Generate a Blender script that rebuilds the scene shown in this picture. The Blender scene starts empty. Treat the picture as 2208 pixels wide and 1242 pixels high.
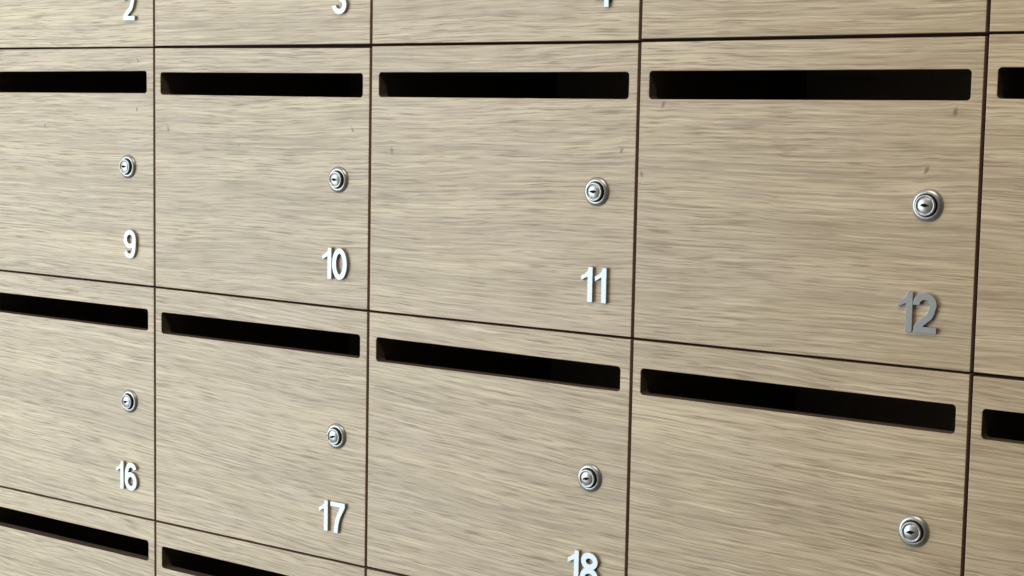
import bpy, bmesh, math, random
from mathutils import Matrix, Vector

S = bpy.context.scene
COL = S.collection
W = 0.300                 # column pitch of the mailbox bank (m)
H = 0.847357 * W          # row pitch (m)
Z0 = 1.50                 # height of the seam above the middle row

def wp(u, v, y=0.0):
    """u columns to the right, v rows down, y metres into the wall -> world"""
    return Vector((u * W, y, Z0 - v * H))

# ------------------------------------------------------------------ camera
def conv(a):              # (right, down, into wall) -> world
    return Vector((a[0], a[2], -a[1]))
R = [(0.81173309, -0.01868864, 0.5837295),
     (0.07274466, 0.99493974, -0.06930467),
     (-0.57948046, 0.0987201, 0.808985)]
cam_data = bpy.data.cameras.new('camera')
cam = bpy.data.objects.new('camera', cam_data)
COL.objects.link(cam)
rt, dn, fw = (conv(r) for r in R)
M = Matrix((rt, -dn, -fw)).transposed().to_4x4()
M.translation = Vector((4.4712499 * W, -4.05180831 * W, Z0 - 0.23987599 * W))
cam.matrix_world = M
cam_data.sensor_width = 36.0
cam_data.lens = 3579.384964 / 2208.0 * 36.0
cam_data.clip_start = 0.05
cam_data.clip_end = 100.0
S.camera = cam

# ------------------------------------------------------------------ world: dim room around the camera
world = bpy.data.worlds.new('World')
S.world = world
world.use_nodes = True
nt = world.node_tree
bg = nt.nodes['Background']
tc = nt.nodes.new('ShaderNodeTexCoord')
sep = nt.nodes.new('ShaderNodeSeparateXYZ')
nt.links.new(tc.outputs['Generated'], sep.inputs[0])
mx = nt.nodes.new('ShaderNodeMapRange')          # darker to the right (away from the window)
mx.inputs['From Min'].default_value = -0.9
mx.inputs['From Max'].default_value = 0.45
mx.inputs['To Min'].default_value = 1.0
mx.inputs['To Max'].default_value = 0.10
nt.links.new(sep.outputs['X'], mx.inputs['Value'])
mz = nt.nodes.new('ShaderNodeMapRange')          # brighter ceiling, darker floor
mz.inputs['From Min'].default_value = -0.8
mz.inputs['From Max'].default_value = 0.9
mz.inputs['To Min'].default_value = 0.38
mz.inputs['To Max'].default_value = 1.6
nt.links.new(sep.outputs['Z'], mz.inputs['Value'])
mul = nt.nodes.new('ShaderNodeMath'); mul.operation = 'MULTIPLY'
nt.links.new(mx.outputs[0], mul.inputs[0]); nt.links.new(mz.outputs[0], mul.inputs[1])
st = nt.nodes.new('ShaderNodeMath'); st.operation = 'MULTIPLY'
st.inputs[1].default_value = 0.52
nt.links.new(mul.outputs[0], st.inputs[0])
bg.inputs['Color'].default_value = (1.0, 0.89, 0.775, 1)
nt.links.new(st.outputs[0], bg.inputs['Strength'])

# ------------------------------------------------------------------ lamps: the window opposite, at the left
def area(name, loc, target, sx, sy, power, color):
    l = bpy.data.lights.new(name, 'AREA')
    l.shape = 'RECTANGLE'; l.size = sx; l.size_y = sy
    l.energy = power; l.color = color
    o = bpy.data.objects.new(name, l)
    COL.objects.link(o)
    o.location = loc
    d = Vector(target) - Vector(loc)
    o.rotation_euler = d.to_track_quat('-Z', 'Y').to_euler()
    return o
area('window_light', (-3.40, -3.0, 1.25), (-3.40, 0.0, 1.25), 4.9, 3.8, 252.0, (0.785, 0.935, 1.02))
area('ceiling_light', (0.9, -1.3, 3.1), (0.6, 0.0, 1.2), 1.2, 0.6, 16.0, (1.0, 0.90, 0.76))

# ------------------------------------------------------------------ render settings
S.render.engine = 'CYCLES'
S.view_settings.view_transform = 'Standard'
S.view_settings.look = 'None'
S.view_settings.exposure = 0.0
S.view_settings.gamma = 1.0
S.cycles.max_bounces = 8
S.cycles.filter_width = 1.5

# ------------------------------------------------------------------ materials
def mat(name):
    m = bpy.data.materials.new(name)
    m.use_nodes = True
    n = m.node_tree
    b = n.nodes['Principled BSDF']
    return m, n, b

def N(n, t, **kw):
    x = n.nodes.new(t)
    for k, v in kw.items():
        setattr(x, k, v)
    return x

def math_(n, op, a, b=None, c=None):
    x = N(n, 'ShaderNodeMath', operation=op)
    for i, s in enumerate((a, b, c)):
        if s is None: continue
        if isinstance(s, (int, float)): x.inputs[i].default_value = s
        else: n.links.new(s, x.inputs[i])
    return x.outputs[0]

def noise(n, x, y, scale_x, scale_y, detail=3.0, rough=0.55, seed=0.0, dist=0.0):
    c = N(n, 'ShaderNodeCombineXYZ')
    n.links.new(math_(n, 'MULTIPLY', x, scale_x), c.inputs[0])
    n.links.new(math_(n, 'MULTIPLY', y, scale_y), c.inputs[1])
    c.inputs[2].default_value = seed
    t = N(n, 'ShaderNodeTexNoise')
    t.inputs['Scale'].default_value = 1.0
    t.inputs['Detail'].default_value = detail
    t.inputs['Roughness'].default_value = rough
    t.inputs['Distortion'].default_value = dist
    n.links.new(c.outputs[0], t.inputs['Vector'])
    return t.outputs['Fac']

def maprange(n, v, a, b, c, d, smooth=True):
    x = N(n, 'ShaderNodeMapRange')
    if smooth: x.interpolation_type = 'SMOOTHSTEP'
    n.links.new(v, x.inputs['Value'])
    for k, s in (('From Min', a), ('From Max', b), ('To Min', c), ('To Max', d)):
        x.inputs[k].default_value = s
    return x.outputs[0]

def mix(n, f, a, b, blend='MIX'):
    x = N(n, 'ShaderNodeMix', data_type='RGBA', blend_type=blend)
    if isinstance(f, (int, float)): x.inputs[0].default_value = f
    else: n.links.new(f, x.inputs[0])
    for i, s in ((6, a), (7, b)):
        if isinstance(s, tuple): x.inputs[i].default_value = s
        else: n.links.new(s, x.inputs[i])
    return x.outputs[2]

def wood(seed, knots, slope=0.0):
    """oak decor laminate, grain running left to right; knots in door fractions"""
    rnd = random.Random(seed * 7 + 3)
    m, n, b = mat('oak_laminate')
    tc = N(n, 'ShaderNodeTexCoord')
    sp = N(n, 'ShaderNodeSeparateXYZ')
    n.links.new(tc.outputs['Object'], sp.inputs[0])
    X0 = sp.outputs['X']; Zr = sp.outputs['Z']
    X = math_(n, 'ADD', X0, rnd.uniform(0, 40))
    Z = math_(n, 'ADD', math_(n, 'ADD', Zr, math_(n, 'MULTIPLY', X0, slope)), rnd.uniform(0, 40))
    # knot distance
    kf = None; kwarp = None
    for (ku, kv, kr) in knots:
        dx = math_(n, 'SUBTRACT', X0, ku * W)
        dz = math_(n, 'ADD', Zr, kv * H)
        # a slightly slanted tick
        dx = math_(n, 'ADD', dx, math_(n, 'MULTIPLY', dz, rnd.uniform(-0.5, 0.5)))
        e = math_(n, 'SQRT', math_(n, 'ADD', math_(n, 'POWER', math_(n, 'ABSOLUTE', math_(n, 'DIVIDE', dx, 0.0017 * kr)), 2.0),
                  math_(n, 'POWER', math_(n, 'ABSOLUTE', math_(n, 'DIVIDE', dz, 0.0030 * kr)), 2.0)))
        f = maprange(n, e, 0.25, 1.5, 1.0, 0.0)
        kf = f if kf is None else math_(n, 'MAXIMUM', kf, f)
        w = maprange(n, e, 0.5, 7.0, 1.0, 0.0)
        w = math_(n, 'MULTIPLY', w, math_(n, 'MULTIPLY', dz, -0.12))
        kwarp = w if kwarp is None else math_(n, 'ADD', kwarp, w)
    # grain waves
    w1 = noise(n, X, Z, 2.0, 5.0, 2.0, 0.5, 3.1)
    w2 = noise(n, X, Z, 28.0, 60.0, 2.0, 0.5, 8.2)
    Zw = math_(n, 'ADD', Z, math_(n, 'MULTIPLY', math_(n, 'SUBTRACT', w1, 0.5), 0.032))
    Zw = math_(n, 'ADD', Zw, math_(n, 'MULTIPLY', math_(n, 'SUBTRACT', w2, 0.5), 0.0026))
    if kwarp is not None: Zw = math_(n, 'ADD', Zw, kwarp)
    streak = noise(n, X, Zw, 27.0, 640.0, 2.0, 0.5, 1.0)      # short fine pores
    streak2 = noise(n, X, Zw, 13.0, 380.0, 3.0, 0.6, 5.0)     # longer lines
    lines2 = noise(n, X, Zw, 13.0, 600.0, 2.0, 0.5, 25.0)
    lines = noise(n, X, Zw, 2.6, 300.0, 2.0, 0.5, 15.0)       # long thin growth lines
    band = noise(n, X, Zw, 0.9, 34.0, 4.0, 0.62, 9.0)         # long soft tonal bands
    band2 = noise(n, X, Zw, 3.0, 105.0, 2.0, 0.5, 17.0)       # narrower bands
    blotch = noise(n, X, Z, 5.0, 11.0, 2.0, 0.5, 12.0)
    hue = noise(n, X, Zw, 7.0, 26.0, 2.0, 0.5, 31.0)
    density = maprange(n, noise(n, X, Zw, 5.0, 30.0, 3.0, 0.55, 21.0), 0.38, 0.62, 0.50, 1.0)
    pore = maprange(n, streak, 0.52, 0.68, 0.0, 1.0)
    pore2 = maprange(n, streak2, 0.52, 0.68, 0.0, 1.0)
    line = maprange(n, lines, 0.55, 0.68, 0.0, 1.0)
    line2 = maprange(n, lines2, 0.48, 0.64, 0.0, 1.0)
    lite2 = maprange(n, lines2, 0.44, 0.32, 0.0, 1.0)
    light = maprange(n, streak2, 0.46, 0.32, 0.0, 1.0)
    bandf = maprange(n, band, 0.36, 0.64, 0.0, 1.0)
    band2f = maprange(n, band2, 0.50, 0.68, 0.0, 1.0)
    tone = rnd.uniform(0.965, 1.035)
    def T3(r, g, b_): return (r * tone, g * tone * 1.006, b_ * tone * 0.96, 1)
    base = mix(n, bandf, T3(0.680, 0.522, 0.332), T3(0.505, 0.372, 0.228))
    base = mix(n, maprange(n, blotch, 0.38, 0.66, 0.0, 0.45), base, T3(0.510, 0.385, 0.248))
    base = mix(n, maprange(n, hue, 0.42, 0.68, 0.0, 0.5), base, T3(0.600, 0.445, 0.320))
    base = mix(n, math_(n, 'MULTIPLY', light, 0.55), base, T3(0.830, 0.660, 0.435))
    base = mix(n, math_(n, 'MULTIPLY', band2f, 0.42), base, T3(0.370, 0.262, 0.155))
    base = mix(n, math_(n, 'MULTIPLY', math_(n, 'MULTIPLY', pore, density), 0.82), base, T3(0.245, 0.155, 0.078))
    base = mix(n, math_(n, 'MULTIPLY', math_(n, 'MULTIPLY', pore2, density), 0.55), base, T3(0.265, 0.170, 0.086))
    base = mix(n, math_(n, 'MULTIPLY', line2, 0.42), base, T3(0.300, 0.205, 0.112))
    base = mix(n, math_(n, 'MULTIPLY', lite2, 0.35), base, T3(0.800, 0.640, 0.420))
    base = mix(n, math_(n, 'MULTIPLY', line, 0.45), base, T3(0.290, 0.195, 0.108))
    if kf is not None:
        base = mix(n, math_(n, 'MULTIPLY', kf, 0.8), base, (0.15, 0.085, 0.045, 1))
    n.links.new(base, b.inputs['Base Color'])
    r = maprange(n, streak, 0.3, 0.75, 0.34, 0.48)
    b.inputs['IOR'].default_value = 1.62
    n.links.new(r, b.inputs['Roughness'])
    bump = N(n, 'ShaderNodeBump')
    bump.inputs['Strength'].default_value = 0.06
    bump.inputs['Distance'].default_value = 0.0006
    h = math_(n, 'SUBTRACT', 1.0, math_(n, 'MAXIMUM', pore, pore2))
    n.links.new(h, bump.inputs['Height'])
    n.links.new(bump.outputs[0], b.inputs['Normal'])
    return m

def core_material():
    m, n, b = mat('dark_laminate_core')
    tc = N(n, 'ShaderNodeTexCoord')
    sp = N(n, 'ShaderNodeSeparateXYZ')
    n.links.new(tc.outputs['Object'], sp.inputs[0])
    f = noise(n, sp.outputs['X'], sp.outputs['Z'], 60, 60, 3, 0.6)
    c = mix(n, f, (0.115, 0.085, 0.065, 1), (0.15, 0.115, 0.09, 1))
    n.links.new(c, b.inputs['Base Color'])
    b.inputs['Roughness'].default_value = 0.55
    return m
CORE = core_material()

def band_material():
    m, n, b = mat('brown_edge_band')
    tc = N(n, 'ShaderNodeTexCoord')
    sp = N(n, 'ShaderNodeSeparateXYZ')
    n.links.new(tc.outputs['Object'], sp.inputs[0])
    f = noise(n, sp.outputs['X'], sp.outputs['Z'], 25, 25, 3, 0.6)
    c = mix(n, f, (0.30, 0.195, 0.155, 1), (0.42, 0.285, 0.225, 1))
    n.links.new(c, b.inputs['Base Color'])
    b.inputs['Roughness'].default_value = 0.5
    return m
BAND = band_material()

def box_material():
    m, n, b = mat('dark_cabinet_board')
    tc = N(n, 'ShaderNodeTexCoord')
    t = N(n, 'ShaderNodeTexNoise'); t.inputs['Scale'].default_value = 30
    n.links.new(tc.outputs['Object'], t.inputs['Vector'])
    c = mix(n, t.outputs['Fac'], (0.17, 0.125, 0.095, 1), (0.21, 0.155, 0.12, 1))
    n.links.new(c, b.inputs['Base Color'])
    b.inputs['Roughness'].default_value = 0.6
    return m
BOX = box_material()

def metal(name, col, rough, noise_amt=0.05, metallic=1.0):
    m, n, b = mat(name)
    tc = N(n, 'ShaderNodeTexCoord')
    t = N(n, 'ShaderNodeTexNoise'); t.inputs['Scale'].default_value = 400
    n.links.new(tc.outputs['Object'], t.inputs['Vector'])
    n.links.new(maprange(n, t.outputs['Fac'], 0.3, 0.7, rough - noise_amt, rough + noise_amt), b.inputs['Roughness'])
    b.inputs['Base Color'].default_value = (*col, 1)
    b.inputs['Metallic'].default_value = metallic
    return m
CHROME = metal('polished_chrome', (0.50, 0.50, 0.48), 0.33, 0.02, 0.75)
STEEL = metal('satin_aluminium', (0.40, 0.41, 0.415), 0.24, 0.0, 0.5)
SATIN = metal('satin_chrome', (0.47, 0.47, 0.45), 0.33, 0.02, 0.75)
LOCK_SHADE = mat('painted_lock_shade')[0]  # near-black colour for the lock's dark side reflection and groove shadow
LOCK_SHADE.node_tree.nodes['Principled BSDF'].inputs['Base Color'].default_value = (0.018, 0.018, 0.018, 1)
LOCK_SHADE.node_tree.nodes['Principled BSDF'].inputs['Roughness'].default_value = 0.45
KEY = mat('keyway_black')[0]
KEY.node_tree.nodes['Principled BSDF'].inputs['Base Color'].default_value = (0.006, 0.006, 0.006, 1)
KEY.node_tree.nodes['Principled BSDF'].inputs['Roughness'].default_value = 0.7
KEY.node_tree.nodes['Principled BSDF'].inputs['Specular IOR Level'].default_value = 0.08

# ------------------------------------------------------------------ helpers
def link(o, parent=None):
    COL.objects.link(o)
    if parent is not None: o.parent = parent
    return o

def plate(contours, y_front, y_back, bevel=0.0):
    """filled 2-D contours (x, z) -> mesh standing in the XZ plane, front at y_front"""
    th = y_back - y_front
    cu = bpy.data.curves.new('outline', 'CURVE')
    cu.dimensions = '2D'; cu.fill_mode = 'BOTH'
    cu.extrude = th / 2 - bevel
    cu.bevel_depth = bevel; cu.bevel_resolution = 1; cu.offset = -bevel
    for c in contours:
        sp = cu.splines.new('POLY')
        sp.points.add(len(c) - 1)
        for i, (x, z) in enumerate(c): sp.points[i].co = (x, z, 0, 1)
        sp.use_cyclic_u = True
    tmp = bpy.data.objects.new('outline', cu)
    COL.objects.link(tmp)
    bpy.context.view_layer.update()
    dg = bpy.context.evaluated_depsgraph_get()
    me = bpy.data.meshes.new_from_object(tmp.evaluated_get(dg))
    bpy.data.objects.remove(tmp); bpy.data.curves.remove(cu)
    for p in me.polygons:
        p.use_smooth = False
    mid = (y_front + y_back) / 2
    for v in me.vertices:
        x, z, d = v.co
        v.co = (x, mid - d, z)
    bm = bmesh.new(); bm.from_mesh(me)
    bmesh.ops.remove_doubles(bm, verts=bm.verts, dist=1e-6)
    bmesh.ops.recalc_face_normals(bm, faces=bm.faces)
    bm.to_mesh(me); bm.free()
    me.update()
    return me

def rrect(c, r, seg=6):
    """rounded quad from corners TL, TR, BR, BL (x, z)"""
    out = []
    n = len(c)
    for i in range(n):
        p = Vector(c[i]); a = Vector(c[i - 1]) - p; b = Vector(c[(i + 1) % n]) - p
        a.normalize(); b.normalize()
        cen = p + (a + b) * r
        s = p + a * r; e = p + b * r
        v0 = s - cen; v1 = e - cen
        a0 = math.atan2(v0.y, v0.x); d = math.atan2(v1.y, v1.x) - a0
        while d > math.pi: d -= 2 * math.pi
        while d < -math.pi: d += 2 * math.pi
        for k in range(seg + 1):
            t = a0 + d * k / seg
            out.append((cen.x + r * math.cos(t), cen.y + r * math.sin(t)))
    return out

# ---- digits: strokes -> distance field -> contours
def arc(cx, cy, rx, ry, a0, a1, n=28):
    return [(cx + rx * math.cos(math.radians(a0 + (a1 - a0) * i / n)),
             cy + ry * math.sin(math.radians(a0 + (a1 - a0) * i / n))) for i in range(n + 1)]

T = 0.173                       # stroke weight, of a digit 1 unit tall
h = T / 2
def catmull(pts, n=8):
    P = [pts[0]] + list(pts) + [pts[-1]]
    out = []
    for i in range(1, len(P) - 2):
        for k in range(n):
            t = k / n
            out.append(tuple(0.5 * ((2 * P[i][j]) + (-P[i-1][j] + P[i+1][j]) * t +
                (2 * P[i-1][j] - 5 * P[i][j] + 4 * P[i+1][j] - P[i+2][j]) * t * t +
                (-P[i-1][j] + 3 * P[i][j] - 3 * P[i+1][j] + P[i+2][j]) * t ** 3) for j in (0, 1)))
    out.append(tuple(pts[-1]))
    return out

# each digit: width, list of polylines (round-joined strokes with flat ends)
def strokes(ch):
    w = 0.62
    r = w / 2
    if ch == '0': return w, [arc(r, .5, r - h, .5 - h, 0, 360, 64)], []
    if ch == '1': return .39, [], [[(.39, 1.0), (.39, 0), (.39 - T, 0), (.39 - T, .72), (0, .60), (0, .745), (.12, .80), (.215, .885), (.25, 1.0)]]
    if ch == '2':
        top = arc(r - .01, .71, r - h - .005, .29 - h, 186, -22, 34)
        pts = top + catmull([top[-1], (.43, .43), (.27, .285), (.14, .155), (.105, .075)], 8)[1:]
        return w, [pts], [[(.005, 0), (w, 0), (w, .155), (.08, .155)]]
    if ch == '3':
        return w, [arc(r - .02, .735, .215 - .0, .265 - h, 180, -80, 34), arc(r - .01, .285, r - h - .01, .285 - h, 90, -178, 34)], [[(.22, .47), (.34, .47), (.34, .61), (.22, .61)]]
    if ch == '4':
        return w, [], [[(.36, 1.0), (.50, 1.0), (.50, .36), (.62, .36), (.62, .22), (.50, .22), (.50, 0), (.345, 0), (.345, .22), (0, .22), (0, .37)],]
    if ch == '5':
        return w, [arc(r - .01, .325, r - h - .01, .325 - h, 140, -172, 36)], [[(.10, 1.0), (.57, 1.0), (.57, .855), (.23, .855), (.185, .575), (.045, .50)]]
    if ch == '6':
        low = arc(r, .33, r - h, .33 - h, 0, 360, 56)
        top = catmull([(.52, .76), (.47, .865), (.34, 1 - h), (.20, .88), (.115, .72), (h, .50), (h, .33)], 9)
        return w, [low, top], []
    if ch == '7':
        return w, [catmull([(.54, .90), (.44, .72), (.33, .50), (.265, .26), (.235, 0)], 10)], [[(0, 1.0), (w, 1.0), (w, .87), (.56, .845), (0, .845)]]
    if ch == '8':
        return w, [arc(r, .28, r - h, .28 - h, 0, 360, 56), arc(r, .745, r - h - .025, .255 - h, 0, 360, 56)], []
    if ch == '9':
        w_, s, p = strokes('6')
        return w_, [[(w_ - x, 1 - y) for x, y in q] for q in s], []

def inside_poly(x, y, P):
    c = False
    j = len(P) - 1
    for i in range(len(P)):
        if (P[i][1] > y) != (P[j][1] > y) and x < (P[j][0] - P[i][0]) * (y - P[i][1]) / (P[j][1] - P[i][1]) + P[i][0]:
            c = not c
        j = i
    return c

def segd(x, y, a, b, flat0, flat1):
    dx, dy = b[0] - a[0], b[1] - a[1]
    L2 = dx * dx + dy * dy
    if L2 < 1e-14: return 9.0
    t = ((x - a[0]) * dx + (y - a[1]) * dy) / L2
    t = max(0.0, min(1.0, t))
    return math.hypot(x - a[0] - t * dx, y - a[1] - t * dy)

def glyph(ch):
    w, lines, polys = strokes(ch)
    step = 0.0165
    x0, y0 = -0.05, -0.05
    nx = int((w + .10) / step) + 2; ny = int(1.10 / step) + 2
    F = [[0.0] * nx for _ in range(ny)]
    for j in range(ny):
        for i in range(nx):
            x = x0 + i * step + 1e-5; y = y0 + j * step + 1e-5
            d = 9.0
            for L in lines:
                n = len(L)
                closed = math.hypot(L[0][0] - L[-1][0], L[0][1] - L[-1][1]) < 1e-6
                dl = min(segd(x, y, L[k], L[k + 1], False, False) for k in range(n - 1))
                if not closed:                   # cut the two ends square
                    for e0, e1 in ((L[0], L[1]), (L[-1], L[-2])):
                        if math.hypot(x - e0[0], y - e0[1]) < 1.6 * h:
                            l_ = math.hypot(e0[0] - e1[0], e0[1] - e1[1])
                            over = ((x - e0[0]) * (e0[0] - e1[0]) + (y - e0[1]) * (e0[1] - e1[1])) / l_
                            dl = max(dl, h + over)
                if dl < d: d = dl
            d -= h
            for P in polys:
                e = min(segd(x, y, P[k - 1], P[k], False, False) for k in range(len(P)))
                if inside_poly(x, y, P): e = -e
                if e < d: d = e
            F[j][i] = d
    # marching squares
    segs = {}
    POS = {}
    def ip(a, b, va, vb):            # a, b are grid corners (i, j)
        t = va / (va - vb)
        POS[(a, b)] = (x0 + (a[0] + (b[0] - a[0]) * t) * step, y0 + (a[1] + (b[1] - a[1]) * t) * step)
        return (a, b)
    for j in range(ny - 1):
        for i in range(nx - 1):
            c = [(i, j), (i + 1, j), (i + 1, j + 1), (i, j + 1)]
            v = [F[j][i], F[j][i + 1], F[j + 1][i + 1], F[j + 1][i]]
            s = [q < 0 for q in v]
            ent = []; ext = []
            for k in range(4):
                k2 = (k + 1) % 4
                if s[k] and not s[k2]: ext.append(ip(c[k], c[k2], v[k], v[k2]))
                if not s[k] and s[k2]: ent.append(ip(c[k2], c[k], v[k2], v[k]))
            if len(ext) == 1: segs[ext[0]] = ent[0]
            elif len(ext) == 2:
                segs[ext[0]] = ent[0]; segs[ext[1]] = ent[1]
    loops = []
    while segs:
        a, b = segs.popitem()
        L = [a]
        while b != a and b in segs:
            L.append(b); b = segs.pop(b)
        if b == a and len(L) > 8:
            M_ = []
            for p in (POS[q] for q in L):                     # drop near-duplicate points
                if not M_ or math.hypot(p[0] - M_[-1][0], p[1] - M_[-1][1]) > step * 0.25: M_.append(p)
            loops.append(M_)
    return w, loops

DIG_H = 0.1035 * W
DIG_T = 0.0030
GLYPHS = {}
def glyph_mesh(ch):
    if ch not in GLYPHS:
        w, loops = glyph(ch)
        s = DIG_H
        sx = DIG_H * (1.0 if ch != '1' else 1.0)
        me = plate([[(x * sx, y * s) for x, y in L] for L in loops], -DIG_T, -0.0002, 0.00022)
        me.name = 'digit'
        me.materials.append(STEEL)
        GLYPHS[ch] = (me, w * sx)
    return GLYPHS[ch]

# ---- lock (lathe around the wall normal)
def lathe(profile, seg=48, smooth=True):
    bm = bmesh.new()
    rings = []
    for r, y in profile:
        if r < 1e-7: rings.append([bm.verts.new((0, y, 0))])
        else: rings.append([bm.verts.new((r * math.cos(2 * math.pi * k / seg), y, r * math.sin(2 * math.pi * k / seg))) for k in range(seg)])
    for a, b in zip(rings, rings[1:]):
        for k in range(seg):
            k2 = (k + 1) % seg
            if len(a) == 1 and len(b) == 1: continue
            if len(a) == 1: bm.faces.new((a[0], b[k2], b[k]))
            elif len(b) == 1: bm.faces.new((a[k], a[k2], b[0]))
            else: bm.faces.new((a[k], a[k2], b[k2], b[k]))
    bmesh.ops.recalc_face_normals(bm, faces=bm.faces)
    me = bpy.data.meshes.new('lock')
    bm.to_mesh(me); bm.free()
    for p in me.polygons: p.use_smooth = smooth
    return me

mm = 0.001
DOME_R, DOME_Y, DOME_H = 6.15 * mm, -5.3 * mm, 1.3 * mm
def dome_y(r): return DOME_Y - DOME_H * (1 - (r / DOME_R) ** 2)
ROSETTE = lathe([(12.7*mm, 0), (12.75*mm, -0.5*mm), (12.45*mm, -1.1*mm), (11.6*mm, -1.9*mm), (10.6*mm, -2.5*mm), (9.6*mm, -2.8*mm), (9.0*mm, -2.7*mm), (8.5*mm, -2.2*mm), (8.4*mm, -0.3*mm), (7.0*mm, -0.25*mm)])
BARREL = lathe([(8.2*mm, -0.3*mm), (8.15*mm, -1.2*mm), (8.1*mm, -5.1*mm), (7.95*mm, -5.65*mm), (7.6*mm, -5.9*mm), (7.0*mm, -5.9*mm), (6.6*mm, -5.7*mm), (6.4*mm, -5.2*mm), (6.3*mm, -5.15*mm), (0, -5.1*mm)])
PLUG = lathe([(DOME_R, -4.8*mm)] + [(DOME_R * k / 8, dome_y(DOME_R * k / 8)) for k in range(8, 0, -1)] + [(0, dome_y(0))])
for m_, nm in ((ROSETTE, 'lock_rosette'), (BARREL, 'lock_barrel'), (PLUG, 'lock_plug')):
    m_.name = nm; m_.materials.append(CHROME if m_ is not ROSETTE else SATIN)
    m_.materials.append(LOCK_SHADE)
for p in ROSETTE.polygons:                       # shadow in the groove round the barrel, painted black
    if math.hypot(p.center.x, p.center.z) < 8.45 * mm: p.material_index = 1
for p in BARREL.polygons:                        # barrel side painted black for its dark reflection, bright rim
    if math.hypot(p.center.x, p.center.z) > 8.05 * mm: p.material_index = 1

def keyhole_mesh():
    out = [(-3.3, 0.05), (-2.4, 0.6), (-1.0, 0.95), (0.4, 1.0), (1.6, 0.7), (3.1, 0.15), (2.9, -0.2), (1.6, -0.45), (0.6, -0.9), (-0.5, -0.95), (-1.4, -0.6), (-2.6, -0.4)]
    bm = bmesh.new()
    pts = []
    n = len(out)
    for i in range(n):
        a, b = out[i], out[(i + 1) % n]
        for k in range(3): pts.append(((a[0] + (b[0] - a[0]) * k / 3) * 1.15, (a[1] + (b[1] - a[1]) * k / 3) * 1.45))
    rings = []
    for s_ in (1.0, 0.66, 0.33):
        rings.append([bm.verts.new((x*s_*mm, dome_y(math.hypot(x, z)*s_*mm) - 0.07*mm, z*s_*mm)) for x, z in pts])
    low = [bm.verts.new((x*mm, dome_y(math.hypot(x, z)*mm) + 0.4*mm, z*mm)) for x, z in pts]
    cen = bm.verts.new((0, dome_y(0) - 0.07*mm, 0))
    m_ = len(pts)
    for a, b in ((low, rings[0]), (rings[0], rings[1]), (rings[1], rings[2])):
        for k in range(m_): bm.faces.new((a[k], a[(k+1) % m_], b[(k+1) % m_], b[k]))
    for k in range(m_): bm.faces.new((rings[2][k], rings[2][(k+1) % m_], cen))
    bmesh.ops.recalc_face_normals(bm, faces=bm.faces)
    me = bpy.data.meshes.new('keyhole'); bm.to_mesh(me); bm.free()
    me.materials.append(KEY)
    return me
KEYHOLE = keyhole_mesh()

DARK = mat('dark_brown_board_edge')[0]
DARK.node_tree.nodes['Principled BSDF'].inputs['Base Color'].default_value = (0.085, 0.042, 0.032, 1)
DARK.node_tree.nodes['Principled BSDF'].inputs['Roughness'].default_value = 0.7
DARK.node_tree.nodes['Principled BSDF'].inputs['Specular IOR Level'].default_value = 0.12

BACK = mat('pale_back_panel')[0]
BACK.node_tree.nodes['Principled BSDF'].inputs['Base Color'].default_value = (0.70, 0.62, 0.50, 1)
BACK.node_tree.nodes['Principled BSDF'].inputs['Roughness'].default_value = 0.6

# ---- cabinet body of one mailbox (open at the front)
DOOR_T = 0.0130
DEPTH = 0.300
def body_mesh():
    x0, x1, z0, z1 = 0.0002, W - 0.0002, -H + 0.0002, -0.0002
    y0, y1, t = DOOR_T + 0.0006, DOOR_T + DEPTH, 0.007
    bm = bmesh.new()
    def ring(a, b, c, d, y): return [bm.verts.new(p) for p in ((a, y, c), (b, y, c), (b, y, d), (a, y, d))]
    o0 = ring(x0, x1, z0, z1, y0); o1 = ring(x0, x1, z0, z1, y1)
    i0 = ring(x0 + t, x1 - t, z0 + t, z1 - t, y0); i1 = ring(x0 + t, x1 - t, z0 + t, z1 - t, y1 - t)
    for a, b in ((o0, o1), (i0, i1), (o0, i0)):
        for k in range(4): bm.faces.new((a[k], a[(k+1) % 4], b[(k+1) % 4], b[k]))
    bm.faces.new(o1); bm.faces.new(i1)
    bmesh.ops.recalc_face_normals(bm, faces=bm.faces)
    me = bpy.data.meshes.new('body'); bm.to_mesh(me); bm.free()
    me.materials.append(BOX)
    me.materials.append(DARK)
    me.materials.append(BACK)
    for p in me.polygons:
        if p.center.y < y0 + 1e-5 or (p.center.x < x0 + 1e-5 or p.center.x > x1 - 1e-5): p.material_index = 1
        elif abs(p.center.y - (y1 - t)) < 1e-5: p.material_index = 2
    return me
BODY = body_mesh()

# ------------------------------------------------------------------ the wall behind
def wall():
    m, n, b = mat('painted_plaster')
    tc = N(n, 'ShaderNodeTexCoord')
    t = N(n, 'ShaderNodeTexNoise'); t.inputs['Scale'].default_value = 25; t.inputs['Detail'].default_value = 4
    n.links.new(tc.outputs['Object'], t.inputs['Vector'])
    n.links.new(mix(n, t.outputs['Fac'], (0.60, 0.585, 0.55, 1), (0.66, 0.645, 0.61, 1)), b.inputs['Base Color'])
    b.inputs['Roughness'].default_value = 0.8
    bm = bmesh.new()
    bmesh.ops.create_cube(bm, size=1.0)
    bmesh.ops.scale(bm, verts=bm.verts, vec=(6.0, 0.1, 2.8))
    me = bpy.data.meshes.new('wall'); bm.to_mesh(me); bm.free()
    me.materials.append(m)
    o = bpy.data.objects.new('wall', me)
    o.location = (0.4, DOOR_T + DEPTH + 0.055, 1.4)
    o['kind'] = 'structure'
    link(o)
wall()

# ------------------------------------------------------------------ the mailboxes
SEAM_DU = {-1: 0.0, 0: -0.0010, 1: 0.0013, 2: -0.0027, 3: 0.0008, 4: 0.0}
GV = 1.5 * mm                                   # half of a vertical gap
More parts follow.
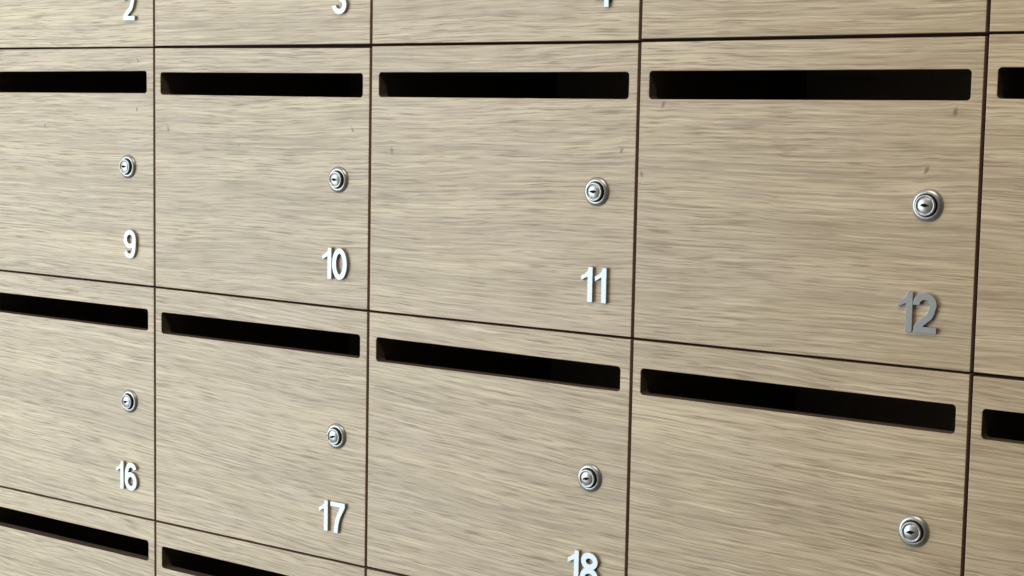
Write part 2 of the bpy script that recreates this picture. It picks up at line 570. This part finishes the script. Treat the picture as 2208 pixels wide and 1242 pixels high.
# measured height of door edges, mm below the regular grid: (left end, right end)
BOTTOM_OF_ROW = {   # lower edge of the doors of a row
    -1: {-1: (-3.65, -1.7), 0: (-2.4, -1.05), 1: (-0.95, -0.35), 2: (-1.35, -2.1), 3: (-2.4, -1.6)},
    0: {-1: (-1.9, -1.3), 0: (-1.3, 0.1), 1: (0.2, -0.35), 2: (-0.35, -1.0), 3: (-1.2, -1.9)},
    1: {-1: (0.3, -0.1), 0: (-0.1, -0.6)},
}
TOP_OF_ROW = {
    0: {-1: (-1.25, -0.1), 0: (0.1, 3.1), 1: (1.6, 2.4), 2: (1.6, 1.0), 3: (-0.2, -0.1)},
    1: {-1: (-0.1, 0.4), 0: (0.4, 1.8), 1: (1.8, 1.35), 2: (1.35, 0.6), 3: (1.3, 0.6)},
    2: {-1: (1.9, 1.6), 0: (1.6, 1.1), 1: (1.1, 1.1)},
}
# slot corners, fractions of the column pitch from the door's own grid corner: (left, right, top L, top R, bottom L, bottom R)
SLOT = {
    (0, 0): (.0316, .9680, .0847, .0900, .1624, .1664), (1, 0): (.0356, .9643, .0872, .0882, .1645, .1655),
    (2, 0): (.0317, .9651, .0858, .0840, .1650, .1621), (0, 1): (.0336, .9670, .0855, .0834, .1621, .1606),
    (1, 1): (.0358, .9598, .0847, .0876, .1629, .1606), (2, 1): (.0287, .9640, .0846, .0836, .1611, .1597),
    (-1, 0): (.0320, .9600, .0800, .0796, .1585, .1579), (-1, 1): (.0320, .9636, .0830, .0811, .1600, .1590),
    (-1, 2): (.0320, .9624, .0850, .0816, .1620, .1575), (0, 2): (.0334, .9660, .0904, .0880, .1700, .1670),
    (3, 0): (.0322, .9660, .0798, .0810, .1571, .1590), (3, 1): (.0330, .9660, .0852, .0850, .1629, .1625),
}
KNOTS = {
    (2, 0): [(.079, .212, 1.0), (.928, .225, 1.1), (.859, .400, 1.0), (.014, .444, .9)],
    (1, 0): [(.092, .393, 1.1), (.945, .368, .9)],
    (0, 0): [(.071, .333, 1.0), (.927, .319, .9), (.417, .391, .6)],
    (-1, 0): [(.915, .050, .8), (.909, .253, .8), (.403, .330, .7)],
}
# where each number stands: left edge of every digit, foot of the number (fractions of pitch W / row H)
NUMBER = {
    (-1, -1): ('2', [.8457], .884), (0, -1): ('3', [.8428], .885), (1, -1): ('4', [.8440], .8885),
    (2, -1): ('5', [.8450], .872), (3, -1): ('6', [.8450], .872),
    (-1, 0): ('9', [.8472], .8850), (0, 0): ('10', [.8093, .8520], .8940), (1, 0): ('11', [.8229, .8707], .8905),
    (2, 0): ('12', [.8004, .8422], .8908), (3, 0): ('13', [.8004, .8450], .8885),
    (-1, 1): ('16', [.8010, .8475], .8900), (0, 1): ('17', [.8020, .8530], .8860), (1, 1): ('18', [.7980, .8430], .8885),
    (2, 1): ('19', [.8000, .8440], .8885), (3, 1): ('20', [.7850, .8540], .8885),
    (-1, 2): ('23', [.7850, .8540], .8885), (0, 2): ('24', [.7850, .8540], .8885), (1, 2): ('25', [.7850, .8540], .8885),
}
LOCK = {(-1, 0): (.862, .496), (0, 0): (.869, .510), (1, 0): (.865, .510), (2, 0): (.8655, .505), (-1, 1): (.866, .5025),
        (0, 1): (.870, .505), (1, 1): (.864, .504), (2, 1): (.866, .503)}
KEYROT = {(-1, 0): 0, (0, 0): 4, (1, 0): 0, (2, 0): 3, (-1, 1): -14, (0, 1): -16, (1, 1): -10, (2, 1): -8}

LABEL = {
    (-1, -1): 'oak mailbox front with a white metal number 2 cut by the top of the photo',
    (0, -1): 'oak mailbox front with only the lower half of a white number 3 showing',
    (1, -1): 'oak mailbox front with only the foot of a white number 4 showing',
    (2, -1): 'plain oak mailbox bottom edge directly above number 12, no number showing',
    (3, -1): 'small corner of oak mailbox at the top right end of the bank',
    (-1, 0): 'pale oak mailbox with white metal number 9 below its round lock',
    (0, 0): 'oak mailbox with white metal number 10 and dark letter slot',
    (1, 0): 'oak mailbox with white metal number 11 and dark letter slot',
    (2, 0): 'oak mailbox with dull grey number 12, the only number not shining white',
    (3, 0): 'narrow strip of oak mailbox with a cut-off letter slot, right of number 12',
    (-1, 1): 'pale oak mailbox with white metal number 16 below its round lock',
    (0, 1): 'oak mailbox with white metal number 17 below its round lock',
    (1, 1): 'oak mailbox with white number 18 cut off by the bottom of the photo',
    (2, 1): 'oak mailbox directly below number 12, chrome lock but no number showing',
    (3, 1): 'narrow strip of oak mailbox with a cut-off letter slot, lower right edge of the bank',
    (-1, 2): 'oak mailbox directly below number 16, only its dark letter slot showing',
    (0, 2): 'oak mailbox directly below number 17, start of its letter slot showing',
    (1, 2): 'thin sliver of oak mailbox directly below number 18 at the photo bottom',
}

def door_mesh(c, r):
    sl, sr, tl, tr, bl, br = SLOT.get((c, r), (.0325, .9655, .0850, .0850, .1620, .1620))
    a, b = BOTTOM_OF_ROW.get(r, {}).get(c, (-1.1, -1.1))
    ta, tb = TOP_OF_ROW.get(r, {}).get(c, (1.1, 1.1))
    if r >= 0: a -= 0.25; b -= 0.25
    if r >= 1: ta += 0.25; tb += 0.25
    xl = SEAM_DU[c] * W + GV; xr = W + SEAM_DU[c + 1] * W - GV
    outer = [(xl, -ta*mm), (xr, -tb*mm), (xr, -H - b*mm), (xl, -H - a*mm)]
    slot = [(sl*W, -tl*W), (sr*W, -tr*W), (sr*W, -br*W), (sl*W, -bl*W)]
    me = plate([rrect(outer, 0.4*mm, 2), rrect(slot, 3.2*mm, 7)], 0.0, DOOR_T, 0.00045)
    me.name = 'door'
    me.materials.append(wood((c + 5) * 11 + (r + 3) * 101, KNOTS.get((c, r), []), {1: 0.03, 2: 0.02}.get(r, 0.0)))
    me.materials.append(CORE)
    me.materials.append(BAND)
    for p in me.polygons:
        c_ = p.center
        inside = sl*W - 1*mm < c_.x < sr*W + 1*mm and -max(bl, br)*W - 1*mm < c_.z < -min(tl, tr)*W + 1*mm
        p.material_index = 0 if p.normal.y < -0.3 else (1 if inside or p.normal.y > 0.9 else 2)
    return me

def obj(name, me, parent, loc=(0, 0, 0), rot=None):
    o = bpy.data.objects.new(name, me)
    link(o, parent)
    o.location = loc
    if rot is not None: o.rotation_euler = rot
    return o

cells = [(c, -1) for c in range(-1, 4)] + [(c, 0) for c in range(-1, 4)] + [(c, 1) for c in range(-1, 4)] + [(c, 2) for c in range(-1, 2)]
for (c, r) in cells:
    root = bpy.data.objects.new('mailbox', None)
    root.empty_display_size = 0.05
    link(root)
    root.location = wp(c, r)
    root['label'] = LABEL[(c, r)]
    root['category'] = 'mailbox'
    root['group'] = 'oak-fronted mailboxes in the mailbox bank'
    obj('body', BODY, root)
    obj('door', door_mesh(c, r), root)
    lu, lv = LOCK.get((c, r), (.8657, .505))
    lk = obj('lock', ROSETTE, root, (lu * W, 0, -lv * H))
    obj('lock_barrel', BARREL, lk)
    kr = math.radians(KEYROT.get((c, r), 0))
    obj('lock_plug', PLUG, lk)
    obj('keyhole', KEYHOLE, lk, (0, 0, 0), (0, kr, 0))
    txt, xs, foot = NUMBER[(c, r)]
    for ch, x in zip(txt, xs):
        me, w = glyph_mesh(ch)
        obj('digit', me, root, (x * W, 0, -foot * H))
